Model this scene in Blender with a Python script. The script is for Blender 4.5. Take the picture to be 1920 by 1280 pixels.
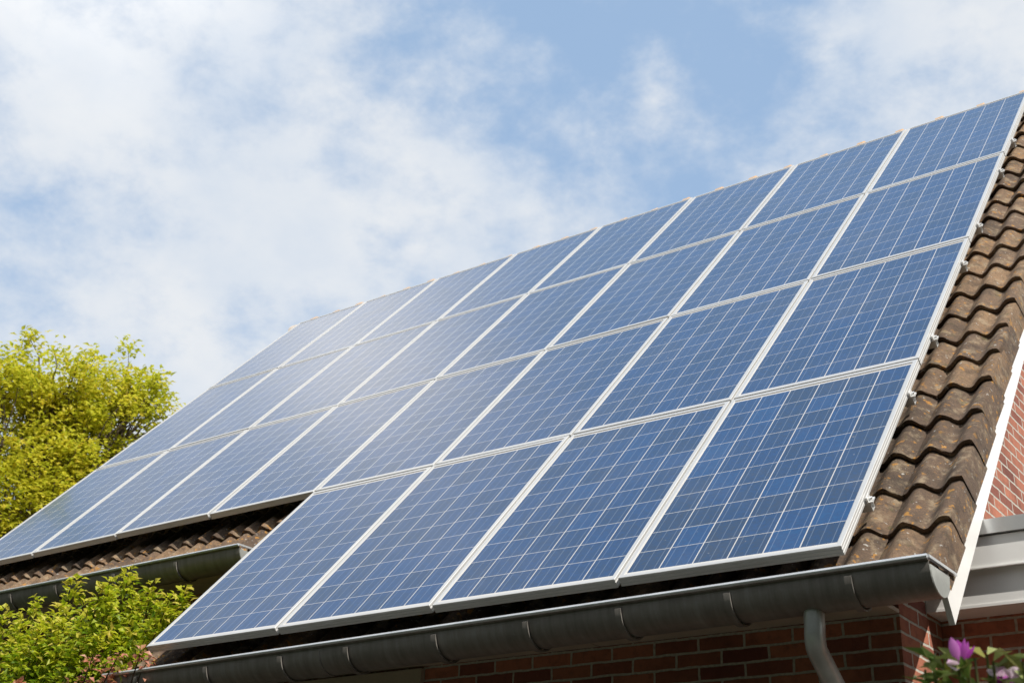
import bpy, math, random
from mathutils import Vector, Matrix
R = math.radians
scene = bpy.context.scene
for o in list(bpy.data.objects):
    bpy.data.objects.remove(o)
random.seed(7)

# ------------------------------------------------------------------ camera
cam_d = bpy.data.cameras.new("camera")
cam = bpy.data.objects.new("camera", cam_d)
scene.collection.objects.link(cam)
CX = Vector((0.809262, 0.586285, 0.036945)); CY = Vector((-0.22234, 0.363899, -0.904512)); CZ = Vector((-0.543746, 0.723773, 0.424844))      # right, down, forward in world axes
M = Matrix(((CX.x, -CY.x, -CZ.x), (CX.y, -CY.y, -CZ.y), (CX.z, -CY.z, -CZ.z)))
cam.matrix_world = Matrix.Translation(Vector((1.837412, -4.575597, 1.51698))) @ M.to_4x4()
cam_d.sensor_fit = 'HORIZONTAL'
cam_d.sensor_width = 36
cam_d.lens = 45.6610
cam_d.clip_start = 0.05
cam_d.clip_end = 3000
scene.camera = cam
cam_d.dof.use_dof = True
cam_d.dof.focus_distance = 6.6
cam_d.dof.aperture_fstop = 4.8

# ------------------------------------------------------------------ light and sky
SUN = Vector((0.63, -0.24, 0.74)).normalized()               # towards the sun
elev = math.asin(SUN.z)
sd = bpy.data.lights.new("sun", 'SUN')
sd.energy = 4.6
sd.angle = R(0.5)
sd.color = (1.0, 0.945, 0.86)
sun = bpy.data.objects.new("sun", sd)
sun.rotation_euler = (-SUN).to_track_quat('-Z', 'Y').to_euler()
sun.location = (6, -4, 12)
scene.collection.objects.link(sun)

world = bpy.data.worlds.new("World")
scene.world = world
world.use_nodes = True
wt = world.node_tree
wt.nodes.clear()


class NT:
    """small helper for building node trees"""
    def __init__(s, tree): s.t = tree
    def n(s, kind, **kw):
        nd = s.t.nodes.new(kind)
        for k, v in kw.items(): setattr(nd, k, v)
        return nd
    def link(s, a, b): s.t.links.new(a, b)
    def put(s, sock, v):
        if isinstance(v, bpy.types.NodeSocket): s.t.links.new(v, sock)
        elif v is not None: sock.default_value = v
    def m(s, op, a, b=None, c=None, clamp=False):
        nd = s.n('ShaderNodeMath', operation=op, use_clamp=clamp)
        s.put(nd.inputs[0], a); s.put(nd.inputs[1], b); s.put(nd.inputs[2], c)
        return nd.outputs[0]
    def vm(s, op, a, b=None):
        nd = s.n('ShaderNodeVectorMath', operation=op)
        s.put(nd.inputs[0], a); s.put(nd.inputs[1], b)
        return nd.outputs['Value'] if op in ('DOT_PRODUCT', 'LENGTH') else nd.outputs['Vector']
    def scale(s, a, k):
        nd = s.n('ShaderNodeVectorMath', operation='SCALE')
        s.put(nd.inputs[0], a); s.put(nd.inputs['Scale'], k)
        return nd.outputs['Vector']
    def mix(s, f, a, b, blend='MIX'):
        nd = s.n('ShaderNodeMix', data_type='RGBA', blend_type=blend)
        s.put(nd.inputs['Factor'], f); s.put(nd.inputs['A'], a); s.put(nd.inputs['B'], b)
        for o in nd.outputs:
            if o.type == 'RGBA': return o
    def noise(s, vec, scale, detail=4, rough=.5, dist=0):
        nd = s.n('ShaderNodeTexNoise')
        if vec is not None: s.link(vec, nd.inputs['Vector'])
        nd.inputs['Scale'].default_value = scale
        nd.inputs['Detail'].default_value = detail
        nd.inputs['Roughness'].default_value = rough
        nd.inputs['Distortion'].default_value = dist
        return nd.outputs['Fac']
    def ramp(s, f, pts, interp='LINEAR'):
        nd = s.n('ShaderNodeValToRGB')
        s.put(nd.inputs[0], f)
        cr = nd.color_ramp
        cr.interpolation = interp
        while len(cr.elements) < len(pts): cr.elements.new(.5)
        for e, (p, c) in zip(cr.elements, pts):
            e.position = p
            e.color = c if len(c) == 4 else (*c, 1)
        return nd.outputs[0]
    def sm(s, v, lo, hi):
        nd = s.n('ShaderNodeMapRange', interpolation_type='SMOOTHSTEP')
        s.put(nd.inputs[0], v); nd.inputs[1].default_value = lo; nd.inputs[2].default_value = hi
        return nd.outputs[0]


def gray(v): return (v, v, v, 1)


w = NT(wt)
tc = w.n('ShaderNodeTexCoord')
D = w.vm('NORMALIZE', tc.outputs['Generated'])
sky = w.n('ShaderNodeTexSky', sky_type='NISHITA')
sky.sun_disc = False
sky.sun_elevation = elev
sky.sun_rotation = math.atan2(SUN.x, SUN.y)
sky.air_density = 1.0
sky.dust_density = 1.6
sky.ozone_density = 1.6
# cloud banks: (azimuth from +Y, elevation, spread in degrees, weight)
BANKS = [(-52.32, 35.47, 5.41, 0.48), (-61.97, 35.0, 3.53, 0.42), (-45.15, 33.7, 5.18, 0.42), (-39.47, 32.29, 3.53, 0.26), (-54.06, 26.74, 5.65, 0.48), (-48.32, 29.18, 2.59, 0.32), (-61.3, 32.52, 2.59, 0.32), (-57.23, 24.36, 3.53, 0.42), (-51.43, 22.97, 3.06, 0.37), (-34.73, 30.83, 2.82, 0.21), (-13.44, 36.69, 4.71, 0.53), (-18.64, 34.83, 2.82, 0.32), (-12.55, 33.07, 2.12, 0.26), (-29.48, 36.65, 1.06, 0.26), (-37.54, 37.41, 1.41, 0.16), (-58.8, 30.41, 1.65, -0.19), (-61.2, 28.3, 1.41, -0.19), (-32.06, 38.82, 4.0, -0.28), (-36.47, 39.23, 3.06, -0.34), (-34.88, 35.67, 2.12, -0.28), (-25.89, 35.25, 2.12, -0.22), (-47.25, 38.66, 1.18, -0.28), (-54.47, 34.09, 0.94, -0.19), (-46.36, 30.33, 1.06, -0.28), (-30.1, 32.91, 1.65, -0.2), (-76, 36, 6, -0.4), (-25, 60, 11, -1.3), (-52, 62, 10, -1.3), (75, 42, 30, 1.1), (130, 48, 28, 1.3), (180, 52, 28, 1.2), (-130, 45, 28, 0.6), (-33.5, 37.94, 5.41, -0.28), (-26.92, 37.1, 2.82, -0.22), (-42.43, 39.8, 2.82, -0.22), (-58.95, 37.28, 3.53, -0.11), (-54.75, 34.15, 2.12, -0.15), (-32.03, 33.4, 2.12, -0.15), (-47.4, 26.25, 1.65, -0.17), (-51.51, 31.05, 1.41, -0.22), (-24.04, 38.24, 1.65, -0.15), (-44.26, 30.78, 1.41, -0.17), (-36.09, 37.23, 0.82, 0.22), (-48.32, 29.18, 1.41, 0.25), (-29.9, 37.44, 0.71, 0.22), (-29.22, 35.85, 0.71, 0.22), (-59.22, 30.09, 1.76, -0.33), (-60.82, 27.71, 1.41, -0.24), (-29.62, 36.99, 0.94, 0.36), (-29.23, 35.17, 0.71, 0.28), (-47.8, 29.24, 1.41, 0.45), (-36.96, 37.43, 1.41, 0.35), (-40.52, 38.38, 1.18, 0.3), (-24.85, 38.74, 1.41, 0.25)]
warp = w.n('ShaderNodeTexNoise')
w.link(D, warp.inputs['Vector'])
warp.inputs['Scale'].default_value = 9
warp.inputs['Detail'].default_value = 5
Dw = w.vm('NORMALIZE', w.vm('ADD', D, w.scale(w.vm('SUBTRACT', warp.outputs['Color'], (.5, .5, .5)), .085)))
dens = None
for az, el, sp, wgt in BANKS:
    c = (math.sin(R(az)) * math.cos(R(el)), math.cos(R(az)) * math.cos(R(el)), math.sin(R(el)))
    g = w.m('MULTIPLY', w.m('POWER', w.m('MAXIMUM', w.vm('DOT_PRODUCT', Dw, c), 0.0), 1 / R(sp) ** 2), wgt)
    dens = g if dens is None else w.m('ADD', dens, g)
flat = w.vm('MULTIPLY', D, (1.0, 1.0, 1.5))
fb = w.noise(flat, 7.4, 11, .62, .08)
fb2 = w.noise(w.vm('ADD', flat, (3.3, 1.2, .4)), 16, 10, .62, .1)
dens = w.m('ADD', dens, w.m('MULTIPLY', w.m('SUBTRACT', fb, .5), 3.0))
dens = w.m('ADD', w.m('MULTIPLY', dens, .72), w.m('MULTIPLY', w.m('SUBTRACT', fb2, .5), 2.4))
cover = w.sm(dens, -.70, .85)
shade = w.noise(w.vm('ADD', flat, (.05, .02, .09)), 8, 6, .55)
ccol = w.ramp(shade, [(.3, (6.3, 6.9, 7.7)), (.62, (7.8, 7.95, 8.1))])
thin = w.m('MULTIPLY', w.sm(w.vm('DOT_PRODUCT', D, (-.5, .8, .2)), -.1, .5), .7)
skyc = w.mix(thin, sky.outputs[0], (3.6, 5.4, 8.0, 1))
bank_glow = w.m('POWER', w.m('MAXIMUM', w.vm('DOT_PRODUCT', Dw, (math.sin(R(-61.5)) * math.cos(R(43.5)), math.cos(R(-61.5)) * math.cos(R(43.5)), math.sin(R(43.5)))), 0.0), 1 / R(4.8) ** 2)
ccol = w.mix(bank_glow, ccol, (13.0, 12.8, 12.5, 1))
cover = w.m('MAXIMUM', cover, bank_glow)
col = w.mix(w.m('ADD', w.m('MULTIPLY', cover, .86), .05), skyc, ccol)
bg = w.n('ShaderNodeBackground')
bg.inputs['Strength'].default_value = 0.1
w.link(col, bg.inputs['Color'])
wo = w.n('ShaderNodeOutputWorld')
w.link(bg.outputs[0], wo.inputs['Surface'])

scene.view_settings.view_transform = 'Standard'
scene.view_settings.look = 'None'
scene.view_settings.exposure = 0.15
scene.view_settings.gamma = 1.0
scene.view_settings.use_curve_mapping = False

# ------------------------------------------------------------------ materials
MATS = {}


def mat(name):
    m = bpy.data.materials.new(name)
    m.use_nodes = True
    nt = NT(m.node_tree)
    p = m.node_tree.nodes['Principled BSDF']
    MATS[name] = m
    return m, nt, p


def bump(nt, p, h, strength, dist):
    b = nt.n('ShaderNodeBump')
    b.inputs['Strength'].default_value = strength
    b.inputs['Distance'].default_value = dist
    nt.put(b.inputs['Height'], h)
    nt.link(b.outputs[0], p.inputs['Normal'])
    return b


def simple(name, col, rough=.5, metal=0, var=.12, scale=6, bumpv=0):
    m, nt, p = mat(name)
    co = nt.n('ShaderNodeTexCoord').outputs['Object']
    f = nt.noise(co, scale, 6, .6)
    a = tuple(c * (1 - var) for c in col) + (1,)
    b = tuple(min(1, c * (1 + var)) for c in col) + (1,)
    nt.link(nt.mix(nt.sm(f, .3, .7), a, b), p.inputs['Base Color'])
    p.inputs['Roughness'].default_value = rough
    p.inputs['Metallic'].default_value = metal
    if bumpv:
        bump(nt, p, nt.noise(co, scale * 12, 4, .6), bumpv, .003)
    return m


simple('anodised_aluminium', (.62, .62, .61), .36, .3, .04, 3)
simple('bright_steel', (.84, .84, .83), .28, .4, .08, 20)
simple('white_paint', (.86, .855, .835), .35, 0, .035, 4, .03)
simple('soffit_paint', (.50, .42, .33), .6, 0, .10, 5, .05)
simple('window_paint', (.44, .38, .29), .45, 0, .05, 5)
simple('mortar_patch', (.4, .38, .34), .9, 0, .1, 8)
m, nt, p = mat('zinc_dark')
co = nt.n('ShaderNodeTexCoord').outputs['Object']
run = nt.noise(nt.vm('MULTIPLY', co, (9.0, 1.2, 1.2)), 3.0, 7, .65)
base = nt.ramp(nt.m('ADD', nt.m('MULTIPLY', run, .6), nt.m('MULTIPLY', nt.noise(co, 7, 7, .65), .4)), [(.3, (.150, .138, .122)), (.52, (.235, .220, .198)), (.7, (.330, .318, .295))])
spl = nt.sm(nt.noise(co, 48, 4, .6), .62, .70)
base = nt.mix(nt.m('MULTIPLY', spl, .4), base, (.28, .27, .25, 1))
nt.link(base, p.inputs['Base Color'])
p.inputs['Metallic'].default_value = .15
nt.link(nt.m('ADD', nt.m('MULTIPLY', nt.noise(co, 11, 5, .6), .3), .32), p.inputs['Roughness'])
bump(nt, p, nt.noise(co, 5, 5, .6), .12, .01)
simple('zinc_lip', (.74, .77, .80), .30, .5, .10, 8)
simple('zinc_pipe', (.58, .60, .57), .34, .5, .18, 7, .03)
simple('zinc_trim', (.74, .75, .75), .26, .55, .08, 5)
simple('bark', (.12, .09, .065), .9, 0, .3, 9, .4)
simple('green_stem', (.12, .13, .04), .7, 0, .2, 9)
simple('patio_paving', (.030, .027, .023), .85, 0, .12, 2, .1)
simple('roof_felt', (.05, .045, .04), .9, 0, .1, 4)

# soil and grass sheet
m, nt, p = mat('lawn')
co = nt.n('ShaderNodeTexCoord').outputs['Object']
nt.link(nt.ramp(nt.noise(co, .8, 8, .65), [(.3, (.016, .032, .009)), (.7, (.038, .056, .016))]), p.inputs['Base Color'])
p.inputs['Roughness'].default_value = .95


def brick(name, c1, c2, mortar):
    m, nt, p = mat(name)
    co = nt.n('ShaderNodeTexCoord').outputs['Object']
    sx = nt.n('ShaderNodeSeparateXYZ'); nt.link(co, sx.inputs[0])
    cb = nt.n('ShaderNodeCombineXYZ')
    sn = nt.n('ShaderNodeSeparateXYZ'); nt.link(nt.n('ShaderNodeNewGeometry').outputs['True Normal'], sn.inputs[0])
    side = nt.m('GREATER_THAN', nt.m('ABSOLUTE', sn.outputs['X']), .6)
    uu = nt.m('ADD', nt.m('MULTIPLY', sx.outputs['X'], nt.m('SUBTRACT', 1.0, side)), nt.m('MULTIPLY', nt.m('ADD', sx.outputs['Y'], .06), side))
    nt.link(uu, cb.inputs[0]); nt.link(sx.outputs['Z'], cb.inputs[1])
    wob = nt.noise(co, 14, 3, .5)
    v = nt.vm('ADD', cb.outputs[0], nt.scale(nt.vm('SUBTRACT', wob, (.5, .5, .5)), .011))
    bt = nt.n('ShaderNodeTexBrick', offset=.5)
    nt.link(v, bt.inputs['Vector'])
    bt.inputs['Color1'].default_value = (0, 0, 0, 1)
    bt.inputs['Color2'].default_value = (1, 1, 1, 1)
    bt.inputs['Mortar'].default_value = (.5, .5, .5, 1)
    bt.inputs['Scale'].default_value = 1
    bt.inputs['Mortar Size'].default_value = .0062
    bt.inputs['Mortar Smooth'].default_value = .25
    bt.inputs['Bias'].default_value = 0
    bt.inputs['Brick Width'].default_value = .222
    bt.inputs['Row Height'].default_value = .0635
    base = nt.ramp(bt.outputs['Color'], [(0, c1), (.45, c2), (1, tuple(x * 1.25 for x in c2))])
    fine = nt.noise(co, 160, 5, .65)
    mid = nt.noise(co, 26, 5, .6)
    base = nt.mix(nt.m('MULTIPLY', nt.sm(mid, .45, .75), .45), base, (c1[0] * .55, c1[1] * .6, c1[2] * .65, 1))
    base = nt.mix(nt.m('MULTIPLY', nt.sm(fine, .5, .8), .35), base, (.42, .34, .28, 1))
    stain = nt.m('MULTIPLY', nt.sm(nt.noise(co, 2.3, 7, .66), .42, .68), .5)
    base = nt.mix(stain, base, tuple(x * .45 for x in c1) + (1,))
    mcol = nt.mix(nt.sm(nt.noise(co, 60, 4, .6), .35, .7), mortar, tuple(x * .72 for x in mortar[:3]) + (1,))
    nt.link(nt.mix(bt.outputs['Fac'], base, mcol), p.inputs['Base Color'])
    p.inputs['Roughness'].default_value = .9
    h = nt.m('ADD', nt.m('MULTIPLY', nt.m('SUBTRACT', 1.0, bt.outputs['Fac']), 1.0), nt.m('MULTIPLY', fine, .3))
    bump(nt, p, h, .7, .006)
    return m


brick('brick', (.21, .062, .045), (.40, .145, .085), (.56, .53, .46, 1))

# concrete roof tiles with lichen
m, nt, p = mat('roof_tile')
co = nt.n('ShaderNodeTexCoord').outputs['Object']
at = nt.n('ShaderNodeAttribute', attribute_name='tint', attribute_type='GEOMETRY').outputs['Fac']
base = nt.ramp(nt.m('ADD', nt.m('MULTIPLY', at, .6), nt.m('MULTIPLY', nt.noise(co, 3.2, 6, .62), .5)),
               [(.2, (.085, .058, .040)), (.5, (.155, .100, .064)), (.9, (.28, .175, .095))])
base = nt.mix(nt.m('MULTIPLY', nt.sm(nt.noise(co, 75, 5, .7), .40, .66), .6), base, (.065, .048, .038, 1))
base = nt.mix(nt.m('MULTIPLY', nt.sm(nt.noise(co, 11, 5, .7), .50, .66), .7), base, (.33, .255, .165, 1))
orange = nt.m('MULTIPLY', nt.sm(nt.noise(co, 27, 3, .55), .605, .655), nt.sm(nt.noise(co, 3.7, 3, .5), .36, .52))
base = nt.mix(nt.m('MULTIPLY', orange, .9), base, nt.mix(nt.noise(co, 90, 2, .5), (.36, .13, .035, 1), (.50, .29, .05, 1)))
white = nt.sm(nt.noise(nt.vm('ADD', co, (4.1, 2.2, 7.7)), 37, 3, .55), .665, .70)
base = nt.mix(nt.m('MULTIPLY', white, .8), base, (.46, .45, .41, 1))
grime = nt.m('MULTIPLY', nt.sm(nt.noise(nt.vm('ADD', co, (7.1, 3.2, 1.7)), 8.5, 7, .68), .46, .64), .52)
base = nt.mix(grime, base, (.035, .026, .020, 1))
moss = nt.m('MULTIPLY', nt.sm(nt.noise(nt.vm('ADD', co, (1.1, 9.2, 3.7)), 19, 5, .65), .60, .70), .55)
base = nt.mix(moss, base, (.075, .07, .02, 1))
nt.link(base, p.inputs['Base Color'])
p.inputs['Roughness'].default_value = .92
bump(nt, p, nt.m('ADD', nt.noise(co, 140, 5, .7), nt.m('MULTIPLY', nt.noise(co, 30, 4, .6), .8)), 1.0, .005)

m, nt, p = mat('ridge_tile_clay')
co = nt.n('ShaderNodeTexCoord').outputs['Object']
sx = nt.n('ShaderNodeSeparateXYZ'); nt.link(co, sx.inputs[0])
collar = nt.m('GREATER_THAN', sx.outputs['X'], .326)
pale = nt.ramp(nt.noise(co, 16, 6, .65), [(.3, (.50, .42, .34)), (.7, (.66, .58, .50))])
nt.link(nt.mix(collar, pale, (.52, .34, .19, 1)), p.inputs['Base Color'])
p.inputs['Roughness'].default_value = .9

# solar cells under glass (local x across, local y up the slope)
CELLX, CELLY, INX, INY = 0.1575, 0.1590, 0.945, 1.590
m, nt, p = mat('solar_cells')
tcn = nt.n('ShaderNodeTexCoord')
sx = nt.n('ShaderNodeSeparateXYZ'); nt.link(tcn.outputs['Object'], sx.inputs[0])
ux = nt.m('DIVIDE', nt.m('ADD', sx.outputs['X'], INX / 2), CELLX)
uy = nt.m('DIVIDE', nt.m('ADD', sx.outputs['Y'], INY / 2), CELLY)
fx = nt.m('FRACT', ux); fy = nt.m('FRACT', uy)
dx = nt.m('MULTIPLY', nt.m('SUBTRACT', .5, nt.m('ABSOLUTE', nt.m('SUBTRACT', fx, .5))), CELLX)
dy = nt.m('MULTIPLY', nt.m('SUBTRACT', .5, nt.m('ABSOLUTE', nt.m('SUBTRACT', fy, .5))), CELLY)
gap = nt.m('MAXIMUM', nt.m('LESS_THAN', dx, .0025), nt.m('LESS_THAN', dy, .0014))
gap = nt.m('MAXIMUM', gap, nt.m('GREATER_THAN', nt.m('ABSOLUTE', sx.outputs['Y']), INY / 2))
f3 = nt.m('FRACT', nt.m('MULTIPLY', ux, 3))
bus = nt.m('LESS_THAN', nt.m('ABSOLUTE', nt.m('SUBTRACT', f3, .5)), .030)
oi = nt.n('ShaderNodeObjectInfo')
cb = nt.n('ShaderNodeCombineXYZ')
nt.link(nt.m('FLOOR', ux), cb.inputs[0]); nt.link(nt.m('FLOOR', uy), cb.inputs[1])
nt.link(nt.m('MULTIPLY', oi.outputs['Random'], 91.7), cb.inputs[2])
wn = nt.n('ShaderNodeTexWhiteNoise', noise_dimensions='3D'); nt.link(cb.outputs[0], wn.inputs['Vector'])
va = nt.n('ShaderNodeAttribute', attribute_name='cell_variation', attribute_type='OBJECT').outputs['Fac']
vor = nt.n('ShaderNodeTexVoronoi'); nt.link(tcn.outputs['Object'], vor.inputs['Vector'])
vor.inputs['Scale'].default_value = 75
vs = nt.n('ShaderNodeSeparateColor'); nt.link(vor.outputs['Color'], vs.inputs[0])
t = nt.m('ADD', nt.m('MULTIPLY', nt.m('SUBTRACT', wn.outputs['Value'], .5), va), .5)
t = nt.m('ADD', t, nt.m('MULTIPLY', nt.m('SUBTRACT', vs.outputs[0], .5), .34))
cell = nt.ramp(t, [(0, (.026, .046, .088)), (.35, (.016, .048, .122)), (.65, (.013, .055, .165)), (1, (.010, .070, .200))])
cell = nt.mix(nt.m('MULTIPLY', bus, .34), cell, (.30, .36, .46, 1))
cell = nt.mix(gap, cell, (.62, .60, .58, 1))
gl2 = nt.n('ShaderNodeTexCoord').outputs['Object']
wpos = nt.n('ShaderNodeNewGeometry').outputs['Position']
dust = nt.m('MULTIPLY', nt.sm(nt.noise(wpos, 1.7, 7, .68), .42, .75), .045)
drop = nt.m('MULTIPLY', nt.sm(nt.noise(wpos, 24, 2, .5), .755, .775), .35)
cell = nt.mix(nt.m('MAXIMUM', dust, drop), cell, (.50, .47, .42, 1))
nt.link(cell, p.inputs['Base Color'])
nt.link(nt.m('ADD', nt.m('MULTIPLY', nt.noise(wpos, 2.3, 6, .6), .10), .05), p.inputs['Coat Roughness'])
p.inputs['Roughness'].default_value = .30
p.inputs['Specular IOR Level'].default_value = .12
p.inputs['Coat Weight'].default_value = 1.0
p.inputs['Coat Roughness'].default_value = .10
p.inputs['Coat IOR'].default_value = 1.38


def leafmat(name, cols, trans=.45, rough=.5):
    m, nt, p = mat(name)
    at = nt.n('ShaderNodeAttribute', attribute_name='tint', attribute_type='GEOMETRY').outputs['Fac']
    c = nt.ramp(at, [(i / (len(cols) - 1), q) for i, q in enumerate(cols)])
    nt.link(c, p.inputs['Base Color'])
    p.inputs['Roughness'].default_value = rough
    tr = nt.n('ShaderNodeBsdfTranslucent')
    nt.link(c, tr.inputs['Color'])
    mx = nt.n('ShaderNodeMixShader')
    mx.inputs[0].default_value = trans
    nt.link(p.outputs[0], mx.inputs[1]); nt.link(tr.outputs[0], mx.inputs[2])
    out = [n for n in nt.t.nodes if n.type == 'OUTPUT_MATERIAL'][0]
    nt.link(mx.outputs[0], out.inputs['Surface'])
    return m


leafmat('tree_leaf', [(.34, .41, .03), (.54, .56, .04), (.70, .66, .06), (.76, .62, .08)], .58)
leafmat('shrub_leaf', [(.13, .24, .012), (.36, .46, .018), (.60, .62, .035), (.74, .62, .12)], .52)
leafmat('red_shoot_leaf', [(.20, .24, .03), (.55, .20, .12), (.66, .36, .24), (.26, .30, .05)], .4)
leafmat('glossy_leaf', [(.08, .14, .025), (.14, .21, .045), (.26, .31, .12), (.26, .25, .04)], .2, .35)
leafmat('purple_petal', [(.46, .05, .44), (.56, .10, .54), (.66, .24, .64)], .4)
leafmat('pink_petal', [(.72, .40, .70), (.82, .62, .78), (.86, .76, .82)], .4)
m, nt, p = mat('window_glass')
p.inputs['Base Color'].default_value = (.02, .022, .025, 1)
p.inputs['Roughness'].default_value = .05


# ------------------------------------------------------------------ mesh helpers
class MB:
    def __init__(s): s.v, s.f, s.t = [], [], []
    def add(s, vs, fs, tint=None):
        o = len(s.v)
        s.v += [tuple(v) for v in vs]
        s.f += [tuple(i + o for i in f) for f in fs]
        if tint is not None: s.t += [tint] * len(fs)
    def box(s, a, b):
        x0, y0, z0 = a; x1, y1, z1 = b
        s.add([(x0, y0, z0), (x1, y0, z0), (x1, y1, z0), (x0, y1, z0), (x0, y0, z1), (x1, y0, z1), (x1, y1, z1), (x0, y1, z1)],
              [(0, 3, 2, 1), (4, 5, 6, 7), (0, 1, 5, 4), (1, 2, 6, 5), (2, 3, 7, 6), (3, 0, 4, 7)])
    def prism_x(s, poly, x0, x1):
        """polygon in (y, z), counter-clockwise seen from +x, extruded along x"""
        n = len(poly)
        s.add([(x0, y, z) for y, z in poly] + [(x1, y, z) for y, z in poly],
              [tuple(range(n - 1, -1, -1)), tuple(range(n, 2 * n))] + [(i, (i + 1) % n, n + (i + 1) % n, n + i) for i in range(n)])
    def tube(s, pts, rad, seg=8, cap=True, ref=(0, 0, 1)):
        pts = [Vector(p) for p in pts]
        if not isinstance(rad, (list, tuple)): rad = [rad] * len(pts)
        rings = []
        ref = Vector(ref)
        for i, p in enumerate(pts):
            d = (pts[min(i + 1, len(pts) - 1)] - pts[max(i - 1, 0)]).normalized()
            a = d.cross(ref)
            if a.length < .05: a = d.cross(Vector((1, 0, 0)))
            a.normalize(); b = d.cross(a)
            rings.append([p + (a * math.cos(2 * math.pi * k / seg) + b * math.sin(2 * math.pi * k / seg)) * rad[i] for k in range(seg)])
        fs = []
        for i in range(len(pts) - 1):
            for k in range(seg):
                fs.append((i * seg + k, i * seg + (k + 1) % seg, (i + 1) * seg + (k + 1) % seg, (i + 1) * seg + k))
        if cap:
            fs.append(tuple(range(seg))); fs.append(tuple(range((len(pts) - 1) * seg, len(pts) * seg))[::-1])
        s.add([v for r in rings for v in r], fs)
    def build(s, name, material, parent=None, smooth=False):
        me = bpy.data.meshes.new(name)
        me.from_pydata(s.v, [], s.f)
        if s.t:
            a = me.attributes.new('tint', 'FLOAT', 'FACE')
            a.data.foreach_set('value', s.t)
        me.materials.append(MATS[material])
        if smooth:
            me.polygons.foreach_set('use_smooth', [True] * len(me.polygons))
            if smooth != 'all':
                try: me.set_sharp_from_angle(angle=R(35))
                except Exception: pass
        me.update()
        o = bpy.data.objects.new(name, me)
        scene.collection.objects.link(o)
        if parent: o.parent = parent
        return o


def tag(o, label=None, cat=None, group=None, kind=None):
    if label: o['label'] = label
    if cat: o['category'] = cat
    if group: o['group'] = group
    if kind: o['kind'] = kind
    return o


def empty(name, loc=(0, 0, 0), rot=(0, 0, 0)):
    o = bpy.data.objects.new(name, None)
    o.location = loc; o.rotation_euler = rot
    o.empty_display_size = .2
    scene.collection.objects.link(o)
    return o


def local(o, part):
    """a part built in world coordinates goes under an empty that is only translated"""
    part.location = -Vector(o.location)
    return part


# ------------------------------------------------------------------ the roof plane
TH = R(47.0)
Z0 = 2.95
c_, s_ = math.cos(TH), math.sin(TH)
def RP(a, b, c):                     # across, up the slope, out from the panel face
    return Vector((a, b * c_ - c * s_, Z0 + b * s_ + c * c_))


PX, PY = 1.01, 1.685                 # panel pitch
PW, PH = 0.992, 1.665

# ------------------------------------------------------------------ ground
g = MB(); g.add([(-400, -300, 0), (300, -300, 0), (300, 500, 0), (-400, 500, 0)], [(0, 1, 2, 3)])
tag(g.build('lawn', 'lawn'), kind='structure')
g = MB(); g.add([(-9.5, -4.2, .004), (5, -4.2, .004), (5, .5, .004), (-9.5, .5, .004)], [(0, 1, 2, 3)])
tag(g.build('patio', 'patio_paving'), kind='structure')

# unseen leafy screen added behind the camera to shade the front wall
hr = random.Random(9)
hd = MB()
line = [(-15, .5), (-15, -6), (-12, -11), (0, -12), (9, -11.5), (12, -7), (12.5, -1)]
nz = 18
pl = []
for (xa, ya), (xb, yb_) in zip(line, line[1:]):
    n = int(math.hypot(xb - xa, yb_ - ya) / .4)
    pl += [(xa + (xb - xa) * k / n, ya + (yb_ - ya) * k / n) for k in range(n)]
m_ = len(pl)
for out in (0, 1.4):
    vs = [(px_ * (1 + .07 * (out > 0)) + hr.uniform(-.3, .3), py_ - out + hr.uniform(-.3, .3), 9.6 * k / nz + (hr.uniform(-.6, .6) if k == nz else 0)) for k in range(nz + 1) for px_, py_ in pl]
    hd.add(vs, [(k * m_ + i, k * m_ + i + 1, (k + 1) * m_ + i + 1, (k + 1) * m_ + i) for k in range(nz) for i in range(m_ - 1)])
tag(hd.build('shade_hedge', 'lawn'), 'unseen tall green screen added to shade the front wall', 'shade_hedge')

# ------------------------------------------------------------------ house
house = empty('brick_house', (-4, 3, 0))
tag(house, 'brick house with brown tiled roof carrying the solar panels', 'house')
def hp(o): return local(house, o)

XR, XL, XS = .02, -8.3, -4.18        # gable wall, far gable wall, step between the two eaves
YF, YL = .50, 1.36
UNDER = -.26
YR = (6.95) * c_ + .14 * s_          # ridge
ZR = Z0 + 6.95 * s_ - .14 * c_
def zroof(y, c=UNDER):               # height of the sheet at offset c below the panel face
    b = (y + c * s_) / c_
    return Z0 + b * s_ + c * c_


wl = MB(); wl.box((XS, YF, 0), (XR, YF + .1, 2.802)); hp(wl.build('wall', 'brick', house))
wl = MB(); wl.box((XL + .1, YL, 0), (XS - .002, YL + .1, 3.735)); hp(wl.build('wall', 'brick', house))
yb = 2 * YR - YF
wl = MB()
wl.prism_x([(YF + .1, 0), (yb, 0), (yb, zroof(YF)), (YR, zroof(YR)), (YF, zroof(YF)), (YF, 2.803), (YF + .1, 2.803)], XR - .108, XR)
hp(wl.build('gable_wall', 'brick', house))
wl = MB()
wl.prism_x([(YL, 0), (yb, 0), (yb, zroof(YF)), (YR, zroof(YR)), (YL, zroof(YL))], XL, XL + .098)
hp(wl.build('gable_wall', 'brick', house))
wl = MB(); wl.prism_x([(YF, 0), (YL + .05, 0), (YL + .05, zroof(YL + .05)), (YF, zroof(YF))], XS - .10, XS - .004)
hp(wl.build('wall', 'brick', house))
wl = MB(); wl.box((XL + .1, yb - .1, 0), (XR - .11, yb - .002, zroof(YF) - .1)); hp(wl.build('wall', 'brick', house))

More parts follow.
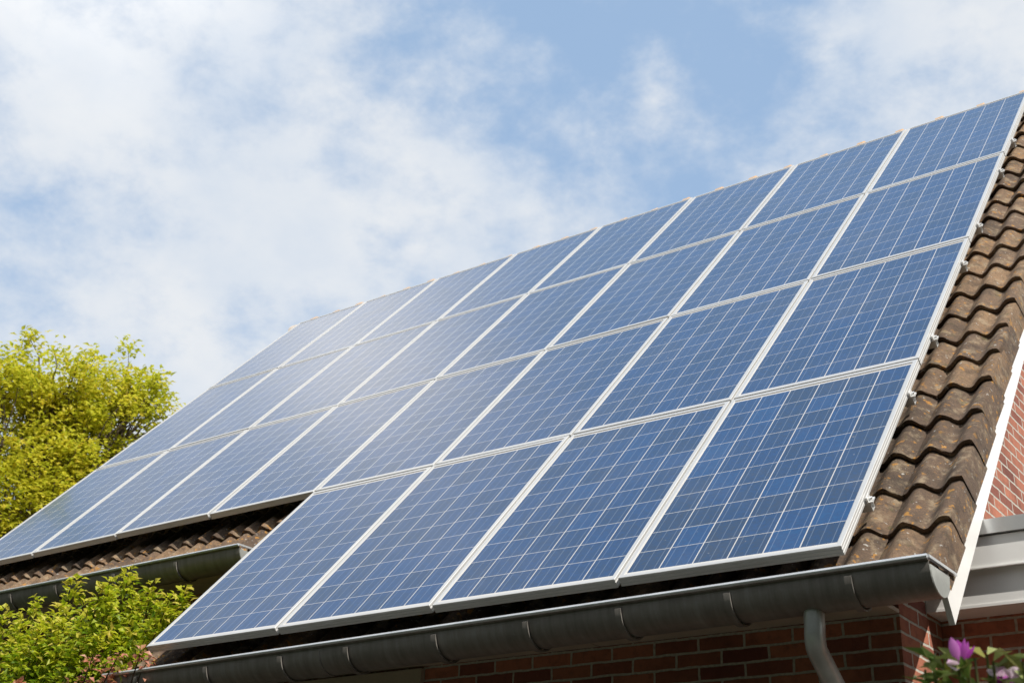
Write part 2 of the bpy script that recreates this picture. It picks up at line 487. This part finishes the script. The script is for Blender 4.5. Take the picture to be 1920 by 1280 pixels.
# roof deck below the tiles
dk = MB()
def slab(a0, a1, b0, b1, c0, c1):
    vs = [RP(a, b, c) for c in (c0, c1) for a, b in ((a0, b0), (a1, b0), (a1, b1), (a0, b1))]
    dk.add(vs, [(0, 3, 2, 1), (4, 5, 6, 7), (0, 1, 5, 4), (1, 2, 6, 5), (2, 3, 7, 6), (3, 0, 4, 7)])
slab(XS - .06, .285, .16, 1.5, -.25, -.205)
slab(XL - .2, .285, 1.5, 6.9, -.25, -.205)
zt = zroof(YR, -.2)
bk = [(YR + .03, zt - .02), (YR + .03, zt - .09), (2 * YR, zroof(0, -.2) - .09), (2 * YR, zroof(0, -.2) - .02)]
dk.prism_x(bk[::-1], XL - .2, .285)
hp(dk.build('roof_deck', 'roof_felt', house))

# tiles: two waves of 155 mm each, courses of 312 mm
WAVE, GAUGE, B0, CREST0 = .155, .312, .030, .283
def wav(a):
    t = (a - CREST0) / WAVE
    k = .5 + .5 * math.cos(2 * math.pi * t)
    return -.046 * (1 - k ** .9)
tl = MB()
rt = random.Random(3)
def tile(a_c, row, kind=0):
    """a_c: position of the tile's right-hand crest; kind 1 = verge tile on the right, 2 = on the left"""
    b0 = B0 + row * GAUGE + rt.uniform(-.009, .009)
    L = GAUGE + .055
    sk = rt.uniform(-.007, .007); dz = rt.uniform(-.005, .004); tilt = rt.uniform(-.004, .004)
    lo, hi = a_c - WAVE * 1.5 - .012, a_c + WAVE * .5
    n = 22
    aa = [lo + (hi - lo) * i / n for i in range(n + 1)]
    prof = []
    for i, a in enumerate(aa):
        c = -.122 + wav(a)
        if i == 0: c -= .012
        prof.append((a, c))
    if kind == 1:
        prof = [q for q in prof if q[0] < a_c + .012] + [(a_c + .020, -.1235), (a_c + .030, -.128), (a_c + .034, -.140), (a_c + .040, -.19), (a_c + .045, -.240)]
    if kind == 2:
        prof = [(a_c - WAVE - .046, -.236), (a_c - WAVE - .036, -.16), (a_c - WAVE - .026, -.128)] + [q for q in prof if q[0] > a_c - WAVE - .012]
    vs, fs = [], []
    m = len(prof)
    rows = [(0.0, 0.0), (.004, .0035), (.5, None), (1.0, None)]
    tint = rt.random()
    for j, (fr, _) in enumerate(rows):
        for i, (a, c) in enumerate(prof):
            rise = .030 * (1 - fr) * (L / (GAUGE + .055)) - (.004 if j == 0 else 0)
            jag = .003 * math.sin(i * 1.7 + row * 2.3 + a_c * 9) + rt.uniform(-.0022, .0022) if j < 2 else 0
            vs.append(RP(a + sk * (fr - .5), b0 + L * fr + jag, c + rise - .030 + dz + tilt * (i / m - .5)))
    for j in range(3):
        for i in range(m - 1):
            q = j * m + i
            fs.append((q, q + 1, q + m + 1, q + m))
    # front edge and underside
    base = len(vs)
    for i, (a, c) in enumerate(prof):
        vs.append(RP(a - sk * .5, b0 + .003, c - .004 - .019 + dz + tilt * (i / m - .5)))
    for i, (a, c) in enumerate(prof):
        vs.append(RP(a, b0 + L * .9, c - .030 - .012 + dz))
    for i in range(m - 1):
        fs.append((base + i, base + i + 1, i + 1, i))
        fs.append((base + m + i, base + m + i + 1, base + i + 1, base + i))
    if kind:                                   # close the apron's thickness at its free edge
        e = m - 1 if kind == 1 else 0
    tl.add(vs, fs, tint)


for row in range(0, 22):
    if B0 + row * GAUGE > 6.72: break
    ncol = 29
    for k in range(ncol):
        a_c = CREST0 - k * 2 * WAVE
        left = XS - .06 if row < 4 else XL - .1
        if a_c - 2 * WAVE < left - .31: break
        last = a_c - 4 * WAVE < left - .31
        tile(a_c, row, 1 if k == 0 else (2 if last else 0))
tiles = tl.build('roof_tiles', 'roof_tile', house, smooth=True); hp(tiles)

# ridge tiles
rg = MB()
prof = []
for i in range(13):
    an = math.pi * (i / 12)
    prof.append((math.cos(an), math.sin(an)))
def ridge_ring(x, r): return [(x, r, -.12)] + [(x, r * q[0], r * q[1]) for q in prof] + [(x, -r, -.12)]
rings = [ridge_ring(0, .128), ridge_ring(.33, .120), ridge_ring(.331, .142), ridge_ring(.385, .145), ridge_ring(.388, .128)]
vs = [v for r in rings for v in r]
fs = [(i * 15 + k, i * 15 + k + 1, (i + 1) * 15 + k + 1, (i + 1) * 15 + k) for i in range(len(rings) - 1) for k in range(14)]
rg.add(vs, fs)
RIDGE_Z = zroof(YR, -.14) - .056
r0 = rg.build('ridge_tile', 'ridge_tile_clay', house, smooth=True)
rr = random.Random(5)
x = .285 - .388
for i in range(25):
    o = r0 if i == 0 else r0.copy()
    if i:
        scene.collection.objects.link(o); o.parent = house
    o.location = Vector((x, YR, RIDGE_Z + rr.uniform(-.003, .004))) - house.location
    x -= .345

# white verge board down the gable
vb = MB()
poly = [(.034, -.215), (-.012, -.385), (6.9, -.385), (6.9, -.215)]
pts = [RP(0, b, c) for b, c in poly]
vb.prism_x([(q.y, q.z) for q in pts][::-1], .288, .311)
o = hp(vb.build('verge_board', 'white_paint', house))
for z in ():
    pass
vb = MB()
poly = [(.40, -.262), (.40, -.275), (6.9, -.275), (6.9, -.262)]
pts = [RP(0, b, c) for b, c in poly]
vb.prism_x([(q.y, q.z) for q in pts][::-1], XR, .287)
hp(vb.build('verge_soffit', 'white_paint', house))

# soffit boards and fascia under the lower eave
sb = MB()
sb.box((XS - .06, .205, 2.803), (-1.402, YF - .001, 2.82)); sb.box((-1.396, .205, 2.803), (XR, YF - .001, 2.82)); sb.box((XR + .0005, .205, 2.803), (.286, .31, 2.82))
sb.box((XS - .06, .188, 2.795), (.286, .204, 2.90))
hp(sb.build('soffit', 'soffit_paint', house))
sb = MB()
sb.box((XL - .1, 1.035, 3.70), (XS - .105, YL - .001, 3.717)); sb.box((XL - .1, 1.018, 3.69), (XS - .105, 1.034, 3.80))
hp(sb.build('soffit', 'soffit_paint', house))


# half-round zinc gutters
def gutter(x0, x1, yc, z0, slope, brackets, capr=True, joints=()):
    def Z(x, z): return z0 + z + slope * x
    outer = [(-.112, .0), (-.116, -.006), (-.116, -.010), (-.105, -.014), (-.104, -.026)]
    for i in range(1, 14):
        an = math.pi + math.pi * i / 14
        outer.append((.104 * math.cos(an), -.026 + .100 * math.sin(an)))
    outer += [(.104, -.026), (.106, .006)]
    inner = [(y * .96, z + .003 if z > -.03 else z * .985 + .003) for y, z in outer][::-1]
    n = len(outer)
    def sweep(mb, prof, xs, closed=False):
        k = len(prof)
        vs = [(x, yc + y, Z(x, z)) for x in xs for y, z in prof]
        fs = []
        for i in range(len(xs) - 1):
            for j in range(k if closed else k - 1):
                fs.append((i * k + j, i * k + (j + 1) % k, (i + 1) * k + (j + 1) % k, (i + 1) * k + j))
        if closed:
            fs.append(tuple(range(k))[::-1]); fs.append(tuple(range((len(xs) - 1) * k, len(xs) * k)))
        mb.add(vs, fs)
    b = MB()
    xs = [x0 + (x1 - x0) * i / 12 for i in range(13)]
    sweep(b, outer + inner, xs, True)
    gt = hp(b.build('gutter', 'zinc_dark', house, smooth=True))
    # rolled front lip
    b = MB()
    b.tube([(x, yc - .114, Z(x, .001)) for x in xs], .0095, 10)
    if capr:
        b.box((x1 - .006, yc - .114, Z(x1, -.004)), (x1 + .008, yc + .185, Z(x1, .007)))
    o = b.build('front_lip', 'zinc_lip', gt, smooth=True)
    if capr:
        b = MB()
        cap = [(y, z) for y, z in outer if z < -.02]
        k = len(cap)
        b.add([(x1 + .001, yc + y, Z(x1, z)) for y, z in cap] + [(x1 + .005, yc + y * .97, Z(x1, z * .985)) for y, z in cap],
              [tuple(range(k, 2 * k))] + [(i, i + 1, k + i + 1, k + i) for i in range(k - 1)])
        b.build('end_cap', 'zinc_pipe', gt)
    for bx in brackets:
        b = MB()
        br = [(y * 1.035 - .001, z * 1.03 - .002) for y, z in outer if z < -.016]
        br2 = [(y * 1.09 - .002, z * 1.07 - .004) for y, z in outer if z < -.016][::-1]
        sweep(b, br + br2, [bx - .014, bx + .014], True)
        b.build('gutter_bracket', 'zinc_dark', gt, smooth=True)
    for jx in joints:
        b = MB()
        br = [(y * 1.004, z * 1.004 - .001) for y, z in outer if z < -.016]
        br2 = [(y * 1.03 - .001, z * 1.025 - .002) for y, z in outer if z < -.016][::-1]
        sweep(b, br + br2, [jx - .055, jx + .055], True)
        b.build('gutter_sleeve', 'zinc_dark', gt, smooth=True)
    return gt


g1 = gutter(-4.30, .334, .075, 2.856, .010, (-4.02, -3.47, -2.93, -2.49, -1.95, -1.44, -.97, -.47, .03), True, (-2.72,))
g2 = gutter(XL - .2, -4.275, .905, 3.768, 0, (-7.75, -7.2, -6.67, -6.14, -5.5, -4.87), True)

# downpipe with a swan-neck back to the wall
dp = MB()
px, py = -.158, .07
path = [(px, py, 2.778), (px, py, 2.70), (px, py + .001, 2.672)]
for t in range(1, 6):                                        # rounded elbow
    an = R(45) * t / 5
    path.append((px - .010 * t / 5, py + .11 * (1 - math.cos(an)), 2.672 - .11 * math.sin(an)))
q = path[-1]
path += [(q[0] + .035 * k / 4, q[1] + .27 * k / 4, q[2] - .27 * k / 4) for k in range(1, 5)]
q = path[-1]
for t in range(1, 6):
    an = R(45) * t / 5
    path.append((q[0], q[1] + .11 * (math.cos(R(45) - an) - math.cos(R(45))), q[2] - .11 * (math.sin(R(45)) - math.sin(R(45) - an))))
path.append((path[-1][0], path[-1][1], .05))
dp.tube(path, .040, 22, ref=(1, 0, 0))
o = hp(dp.build('downpipe', 'zinc_pipe', house, smooth=True))
# white window in the front wall
wn_ = MB()
X0, X1, ZA, ZB = -3.9, -2.44, 1.2, 2.788
for a, b in (((X0, YF - .03, ZA), (X0 + .07, YF - .001, ZB)), ((X1 - .07, YF - .03, ZA), (X1, YF - .001, ZB)),
             ((X0 + .07, YF - .03, ZB - .07), (X1 - .07, YF - .001, ZB)), ((X0 + .07, YF - .03, ZA), (X1 - .07, YF - .001, ZA + .07))):
    wn_.box(a, b)
wf = hp(wn_.build('window', 'window_paint', house))
pn = MB(); pn.box((X0 + .07, YF - .018, ZB - .45), (X1 - .07, YF - .002, ZB - .07)); pn.build('fanlight_panel', 'window_paint', wf)
pn = MB(); pn.box((X0 + .07, YF - .014, ZA + .07), (X1 - .07, YF - .002, ZB - .452)); pn.build('pane', 'window_glass', wf)

# ------------------------------------------------------------------ flat-roofed extension beyond the gable
ext = empty('extension', (2.2, 3, 0))
tag(ext, 'flat-roofed brick extension with two white fascias right of the gable', 'extension')
def ep(o): return local(ext, o)
b = MB(); b.box((XR + .002, 1.0, 0), (4.6, 1.1, 2.96)); ep(b.build('wall', 'brick', ext))
b = MB(); b.box((4.502, 1.1, 0), (4.6, 6, 2.96)); ep(b.build('wall', 'brick', ext))
b = MB(); b.box((XR + .002, .827, 2.884), (4.7, .85, 3.0295)); b.box((XR + .002, .823, 2.872), (4.7, .998, 2.8835)); ep(b.build('lower_fascia', 'white_paint', ext))
b = MB(); b.box((XR + .002, .80, 3.030), (4.8, .824, 3.158)); b.box((XR + .002, .80 + .0245, 3.0315), (4.8, .93, 3.045)); b.box((XR + .002, .794, 3.024), (4.8, .812, 3.0298)); ep(b.build('upper_fascia', 'white_paint', ext))
b = MB(); b.box((XR + .002, .785, 3.164), (4.81, .83, 3.226)); ep(b.build('roof_edge_trim', 'zinc_trim', ext))
b = MB(); b.box((XR + .002, .832, 3.13), (4.78, 6.2, 3.215)); ep(b.build('flat_roof', 'roof_felt', ext))

# ------------------------------------------------------------------ solar panels
def frame_mesh():
    f = MB()
    W2, H2, T, FW = PW / 2, PH / 2, .042, .0215
    # profile from inside top, over the flange and down the ribbed outside: (inset, c)
    pf = [(FW, -.005), (FW, -.0008), (FW - .0012, 0), (.0015, 0), (0, -.0015), (0, -.010), (.0018, -.0115), (.0018, -.0145), (0, -.016),
          (0, -.025), (.0018, -.0265), (.0018, -.0295), (0, -.031), (0, -T), (.03, -T), (.03, -T + .003), (.004, -T + .003), (.004, -.007), (FW, -.007)]
    cor = [(-1, -1), (1, -1), (1, 1), (-1, 1)]
    k = len(pf)
    vs = [(sx * (W2 - i), sy * (H2 - i), c) for sx, sy in cor for i, c in pf]
    fs = []
    for q in range(4):
        r = (q + 1) % 4
        for j in range(k):
            j2 = (j + 1) % k
            fs.append((q * k + j, q * k + j2, r * k + j2, r * k + j))
    f.add(vs, fs)
    return f


first = None
ROWN = ['lowest row', 'second row up', 'third row up', 'top row']
COLN = ['right end', 'second from right', 'third from right', 'fourth from right', 'fourth from left', 'third from left', 'second from left', 'left end']
proto = None
for row in range(4):
    for col in range(4 if row == 0 else 8):
        ctr = RP(-col * PX - PX / 2 + .004, row * PY + PY / 2, 0)
        if proto is None:
            pan = empty('solar_panel')
            fr = frame_mesh().build('frame', 'anodised_aluminium', pan)
            gl = MB(); hx, hy = PW / 2 - .0215, PH / 2 - .0215
            gl.add([(-hx, -hy, -.0045), (hx, -hy, -.0045), (hx, hy, -.0045), (-hx, hy, -.0045), (-hx, -hy, -.0065), (hx, -hy, -.0065), (hx, hy, -.0065), (-hx, hy, -.0065)],
                   [(0, 1, 2, 3), (7, 6, 5, 4), (0, 4, 5, 1), (1, 5, 6, 2), (2, 6, 7, 3), (3, 7, 4, 0)])
            cg = gl.build('cell_sheet', 'solar_cells', pan)
            proto = (pan, fr, cg)
        else:
            pan = proto[0].copy(); scene.collection.objects.link(pan)
            fr = proto[1].copy(); scene.collection.objects.link(fr); fr.parent = pan
            cg = proto[2].copy(); scene.collection.objects.link(cg); cg.parent = pan
        j = random.Random(row * 10 + col)
        pan.location = ctr + RP(0, 0, j.uniform(-.0015, .0015)) - RP(0, 0, 0)
        pan.rotation_euler = (TH + R(j.uniform(-.14, .14)), R(j.uniform(-.14, .14)), 0)
        cg['cell_variation'] = {(0, 0): .62, (0, 1): .40, (0, 2): .34}.get((row, col), .28)
        if row == 0:
            lab = 'solar panel in the lowest row of four, ' + ['right end, with patchy dark cells', 'second from right', 'second from left', 'left end above the shrub'][col]
        else:
            lab = 'blue solar panel in the ' + ROWN[row] + ', ' + COLN[col] + (' beside the bare tiles' if col == 0 else '')
        tag(pan, lab, 'solar panel', 'solar panels on the tiled roof')

# rails with an end clamp showing beside the right-hand panels
rail0 = None
RAILS = [(.409, 0), (1.36, 0), (1.995, 1), (3.02, 1), (3.65, 2), (4.72, 2), (5.42, 3), (6.39, 3)]
for i, (bb, row) in enumerate(RAILS):
    L = 4.06 if row == 0 else 8.1
    root = empty('mounting_rail', RP(0, bb, -.063), (TH, 0, 0))
    r = MB()
    for q in (((-L, -.018, -.019), (.014, .018, -.016)), ((-L, -.018, -.016), (.014, -.015, .016)), ((-L, .015, -.016), (.014, .018, .016)), ((-L, -.018, .016), (.014, -.006, .0195)), ((-L, .006, .016), (.014, .018, .0195))):
        r.box(*q)
    r.build('rail', 'anodised_aluminium', root)
    k = MB()
    k.box((.0015, -.020, .0196), (.009, .020, .046)); k.box((.009, -.020, .0196), (.027, .020, .0255))
    cl = k.build('end_clamp', 'bright_steel', root)
    k = MB(); k.tube([(.018, 0, .0255), (.018, 0, .037)], .0075, 6); k.tube([(.018, 0, .0255), (.018, 0, .028)], .0110, 14)
    k.build('bolt', 'bright_steel', cl)
    names = ['lowest row', 'second row up', 'third row up', 'top row']
    tag(root, 'aluminium rail with clamp poking out right of the %s, %s of two' % (names[row], 'lower' if i % 2 == 0 else 'upper'), 'rail', 'panel mounting rails')


# ------------------------------------------------------------------ foliage
def leaf(mb, p, d, up, L, W, tint, fold=.25, curl=.15):
    d = d.normalized()
    s = d.cross(up)
    if s.length < .01: s = d.cross(Vector((1, .3, .2)))
    s.normalize(); n = s.cross(d)
    a = p; b1 = p + d * L * .45 + s * W * .5 + n * W * fold; b2 = p + d * L * .45 - s * W * .5 + n * W * fold
    mdl = p + d * L * .5; tip = p + d * L - n * L * curl
    mb.add([a, b1, mdl, b2, tip], [(0, 2, 1), (0, 3, 2), (1, 2, 4), (2, 3, 4)], tint)


def rvec(r):
    while True:
        v = Vector((r.uniform(-1, 1), r.uniform(-1, 1), r.uniform(-1, 1)))
        if .05 < v.length < 1: return v.normalized()


def limb(mb, p0, p1, r0, r1, rng, seg=5, wob=.06, sides=7):
    p0, p1 = Vector(p0), Vector(p1)
    L = (p1 - p0).length
    pts = [p0.lerp(p1, i / seg) + (rvec(rng) * L * wob if 0 < i < seg else Vector()) for i in range(seg + 1)]
    mb.tube(pts, [r0 + (r1 - r0) * i / seg for i in range(seg + 1)], sides)
    return pts


def tree(base, lobes, rng, nleaf, lsize, per_clump=46):
    t = empty('deciduous_tree', base)
    base = Vector(base)
    tr, lf = MB(), MB()
    top = max((Vector(l[0]).z for l in lobes))
    fork = base + Vector((0, 0, 3.6))
    limb(tr, base - Vector((0, 0, .2)), fork, .30, .22, rng, 6, .02, 12)
    br = MB()
    total = sum(l[1] ** 2 for l in lobes)
    for cen, rad in lobes:
        cen = Vector(cen)
        mainp = limb(br, fork, cen, .13, .05, rng, 6, .05)
        nc = int(nleaf / per_clump * rad ** 2 / total)
        for _ in range(nc):
            u = rvec(rng)
            q = cen + u * rad * (rng.random() ** .5) * (1 + .16 * math.sin(5 * u.x + 3 * u.z) + .12 * rng.uniform(-1, 1))
            start = mainp[rng.choice((3, 4, 5, 6))]
            limb(br, start, q, .018, .004, rng, 4, .06, 4)
            out = (q - cen).normalized()
            cr = rng.uniform(.16, .34)
            ct = rng.uniform(-.16, .16)
            for _ in range(int(per_clump * rng.uniform(.6, 1.4))):
                o = rvec(rng) * cr * rng.random() ** .5
                o.z *= .8
                dd = (out * .5 + rvec(rng) + Vector((0, 0, .15)))
                dd.z *= .45
                leaf(lf, q + o, dd, Vector((0, 0, 1)) + rvec(rng) * .42, lsize * rng.uniform(.7, 1.3), lsize * .55 * rng.uniform(.8, 1.2), min(1, max(0, rng.gauss(.5 + ct, .2))))
    local(t, tr.build('trunk', 'bark', t, smooth='all'))
    local(t, br.build('branches', 'bark', t, smooth='all'))
    local(t, lf.build('crown', 'tree_leaf', t))
    return t


rng = random.Random(11)
tree_o = tree((-13.6, 5.0, 0), [((-13.346, 5.091, 8.114), 0.88), ((-12.981, 5.991, 8.52), 0.68), ((-13.506, 4.047, 8.01), 0.9), ((-13.002, 5.255, 7.012), 0.85), ((-13.069, 4.592, 6.317), 0.8), ((-13.01, 6.122, 7.392), 0.6), ((-14.278, 3.442, 7.09), 1.15), ((-13.564, 3.734, 5.71), 1.0), ((-14.331, 5.779, 8.266), 1.0)], rng, 46000, .092)
tag(tree_o, 'yellow-green leafy tree behind the left end of the roof', 'tree')


def shrub(name, base, tops, rng, material, lsize, density, spread, tip=0.0, label=''):
    """upright stems from one base; leaves along the upper part of each"""
    t = empty(name, base)
    base = Vector(base)
    st, lf = MB(), MB()
    for q in tops:
        q = Vector(q)
        b0 = base + Vector((rng.uniform(-.25, .25), rng.uniform(-.15, .15), 0))
        mid = b0.lerp(q, .55) + Vector((rng.uniform(-.2, .2), rng.uniform(-.1, .1), .15))
        pts = [b0 + Vector((0, 0, -.05)), b0.lerp(mid, .5), mid, mid.lerp(q, .5), q]
        st.tube(pts, [.018, .015, .011, .007, .003], 5)
        n = int(density)
        nshoot = 16
        for i in range(n):
            f = 1 - .45 * rng.random() ** 1.2 - .028 if i >= nshoot else 1 - .03 * rng.random()
            k = f * 4; j = min(3, int(k))
            p = pts[j].lerp(pts[j + 1], k - j)
            sp = spread * min(1, (1 - f) * 7) + .02
            out = rvec(rng)
            p = p + out * sp * rng.random() ** .6
            tint = rng.gauss(.30 + tip * max(0, f - .9) / .1, .20)
            dd = out + Vector((0, 0, .35)) + rvec(rng) * .6
            dd.z *= .6
            leaf(lf, p, dd, Vector((.1, -.25, 1)) + rvec(rng) * .45, lsize * rng.uniform(.6, 1.3), lsize * .68 * rng.uniform(.8, 1.2), min(1, max(0, tint)))
    local(t, st.build('stems', 'bark', t, smooth='all'))
    local(t, lf.build('foliage', material, t))
    return t


rng = random.Random(21)
SH = shrub('leafy_shrub', (-5.6, .40, 0), [(-5.859, 0.487, 3.554), (-5.45, 0.484, 3.634), (-4.808, 0.217, 3.437), (-4.742, 0.225, 3.473), (-4.867, 0.451, 3.621), (-4.571, 0.421, 3.488), (-4.243, 0.401, 3.417), (-4.232, 0.292, 3.339), (-5.446, 0.382, 3.423), (-6.04, 0.382, 3.48), (-5.818, 0.374, 3.375), (-5.386, 0.248, 3.286), (-5.269, 0.329, 3.341), (-5.043, 0.318, 3.347), (-4.925, 0.417, 3.406), (-4.778, 0.498, 3.441), (-4.561, 0.485, 3.33), (-4.278, 0.363, 3.24), (-5.58, 0.333, 3.17), (-5.23, 0.28, 3.16), (-4.872, 0.211, 3.143), (-4.646, 0.208, 3.152), (-4.598, 0.339, 3.19), (-4.333, 0.296, 3.107), (-5.796, 0.314, 3.221), (-5.564, 0.468, 3.059), (-4.921, 0.358, 3.0), (-4.688, 0.368, 3.013), (-6.131, 0.271, 3.352), (-6.085, 0.207, 3.159), (-5.025, 0.298, 2.918), (-4.33, 0.241, 2.973)], rng, 'shrub_leaf', .052, 480, .17, .5)
tag(SH, 'tall yellow-green shrub below the left gutter, left of the panels', 'shrub')
rng = random.Random(22)
S2 = shrub('red_tipped_shrub', (-4.95, -.15, 0), [(-4.337, -0.098, 2.925), (-4.339, -0.0, 2.899), (-4.149, -0.065, 2.923), (-3.842, -0.164, 2.887), (-4.116, -0.021, 2.847), (-4.455, -0.041, 2.828), (-4.219, -0.053, 2.786), (-3.951, -0.019, 2.885), (-5.043, -0.047, 2.844), (-4.589, -0.042, 2.8)], rng, 'red_shoot_leaf', .042, 34, .09, .0)
tag(S2, 'shrub with pinkish red young shoots at the left end of the lower gutter', 'shrub')

# flowering climber close to the camera, bottom right
rng = random.Random(31)
FB = Vector((1.0, -1.5, 0))
fl = empty('flowering_plant', FB)
tag(fl, 'flowering plant with purple and pink blooms in front of the brick extension', 'flowering plant')
st, lf = MB(), MB()
FTOPS = [(0.829, -1.562, 2.169), (0.804, -1.405, 2.214), (0.838, -1.41, 2.187), (0.939, -1.61, 2.15), (0.922, -1.461, 2.187), (0.958, -1.471, 2.153), (1.021, -1.535, 2.148), (0.951, -1.517, 2.159), (0.896, -1.527, 2.148), (1.017, -1.419, 2.175), (0.795, -1.525, 2.151), (0.973, -1.442, 2.151)]
for q in FTOPS:
    q = Vector(q)
    b0 = FB + Vector((rng.uniform(-.12, .12), rng.uniform(-.08, .08), 0))
    pts = [b0 - Vector((0, 0, .05)), b0.lerp(q, .5) + Vector((0, 0, .1)), q - Vector((0, 0, .12)), q]
    st.tube(pts, [.010, .008, .005, .003], 6)
    for i in range(36):
        f = 1 - rng.random() ** 1.6 * .35
        p = pts[1].lerp(pts[2], (f - .65) / .35) if f < .94 else pts[2].lerp(pts[3], rng.random())
        an = rng.uniform(0, 2 * math.pi)
        d = Vector((math.cos(an), math.sin(an), rng.uniform(-.15, .9)))
        leaf(lf, p, d, Vector((0, 0, 1)) + rvec(rng) * .3, rng.uniform(.05, .085), rng.uniform(.024, .036), rng.random(), .3, .12)
local(fl, st.build('stems', 'green_stem', fl, smooth='all'))
local(fl, lf.build('leaves', 'glossy_leaf', fl))


def petal(mb, p, d, side, L, W, tint, cup=.25):
    d = d.normalized(); s = side.normalized(); n = s.cross(d).normalized()
    prof = [(0, .18), (.2, .55), (.45, .95), (.65, 1), (.85, .62), (1, .05)]
    vs, fs = [], []
    for t, ww in prof:
        bend = n * L * cup * (t * t - .4 * t)
        cpt = p + d * L * t + bend
        e = n * W * .22 * ww
        vs += [cpt - s * W * .5 * ww + e, cpt, cpt + s * W * .5 * ww + e]
    for i in range(len(prof) - 1):
        for k in range(2):
            q = i * 3 + k
            fs.append((q, q + 1, q + 4, q + 3))
    mb.add(vs, fs, tint)


for (pos, L, W, mtl, dirs) in [((0.868, -1.5, 2.161), 0.088, 0.04, 'purple_petal', [(-0.059, -0.456, 0.937), (0.019, -0.176, 1.03), (0.562, -0.118, 0.92)]), ((0.88, -1.52, 2.157), 0.085, 0.016, 'purple_petal', [(0.503, -0.272, 0.872), (0.776, -0.186, 0.84), (0.358, -0.378, 0.866)]), ((0.846, -1.52, 2.161), 0.045, 0.03, 'pink_petal', [(0.843, 0.532, 0.173), (0.672, 0.395, 0.657), (0.847, 0.383, -0.275)]), ((0.954, -1.5, 2.129), 0.04, 0.022, 'pink_petal', [(-0.698, -0.768, 0.415), (-0.174, -0.322, 0.797), (0.663, 0.061, 0.746), (0.502, -0.688, -0.069)]), ((0.981, -1.5, 2.122), 0.042, 0.026, 'pink_petal', [(-0.33, -0.607, 0.611), (0.356, -0.043, 1.001), (0.84, 0.346, 0.486), (0.534, -0.724, -0.201)]), ((1.006, -1.5, 2.124), 0.04, 0.024, 'pink_petal', [(-0.433, -0.629, 0.517), (0.253, -0.065, 0.906), (0.773, 0.455, 0.214)]), ((0.967, -1.5, 2.108), 0.042, 0.024, 'purple_petal', [(-0.455, -0.592, 0.426), (0.253, -0.065, 0.906), (0.795, 0.418, 0.305), (0.502, -0.688, -0.069)])]:
    b = MB()
    pos = Vector(pos)
    for d in dirs:
        d = Vector(d)
        view = (pos - Vector(cam.location)).normalized()
        side = d.cross(view) + rvec(rng) * .35
        petal(b, pos, d, side, L * .66 * rng.uniform(.9, 1.1), W * .72 * rng.uniform(.75, 1.1), rng.random())
    local(fl, b.build('flower', mtl, fl, smooth='all'))
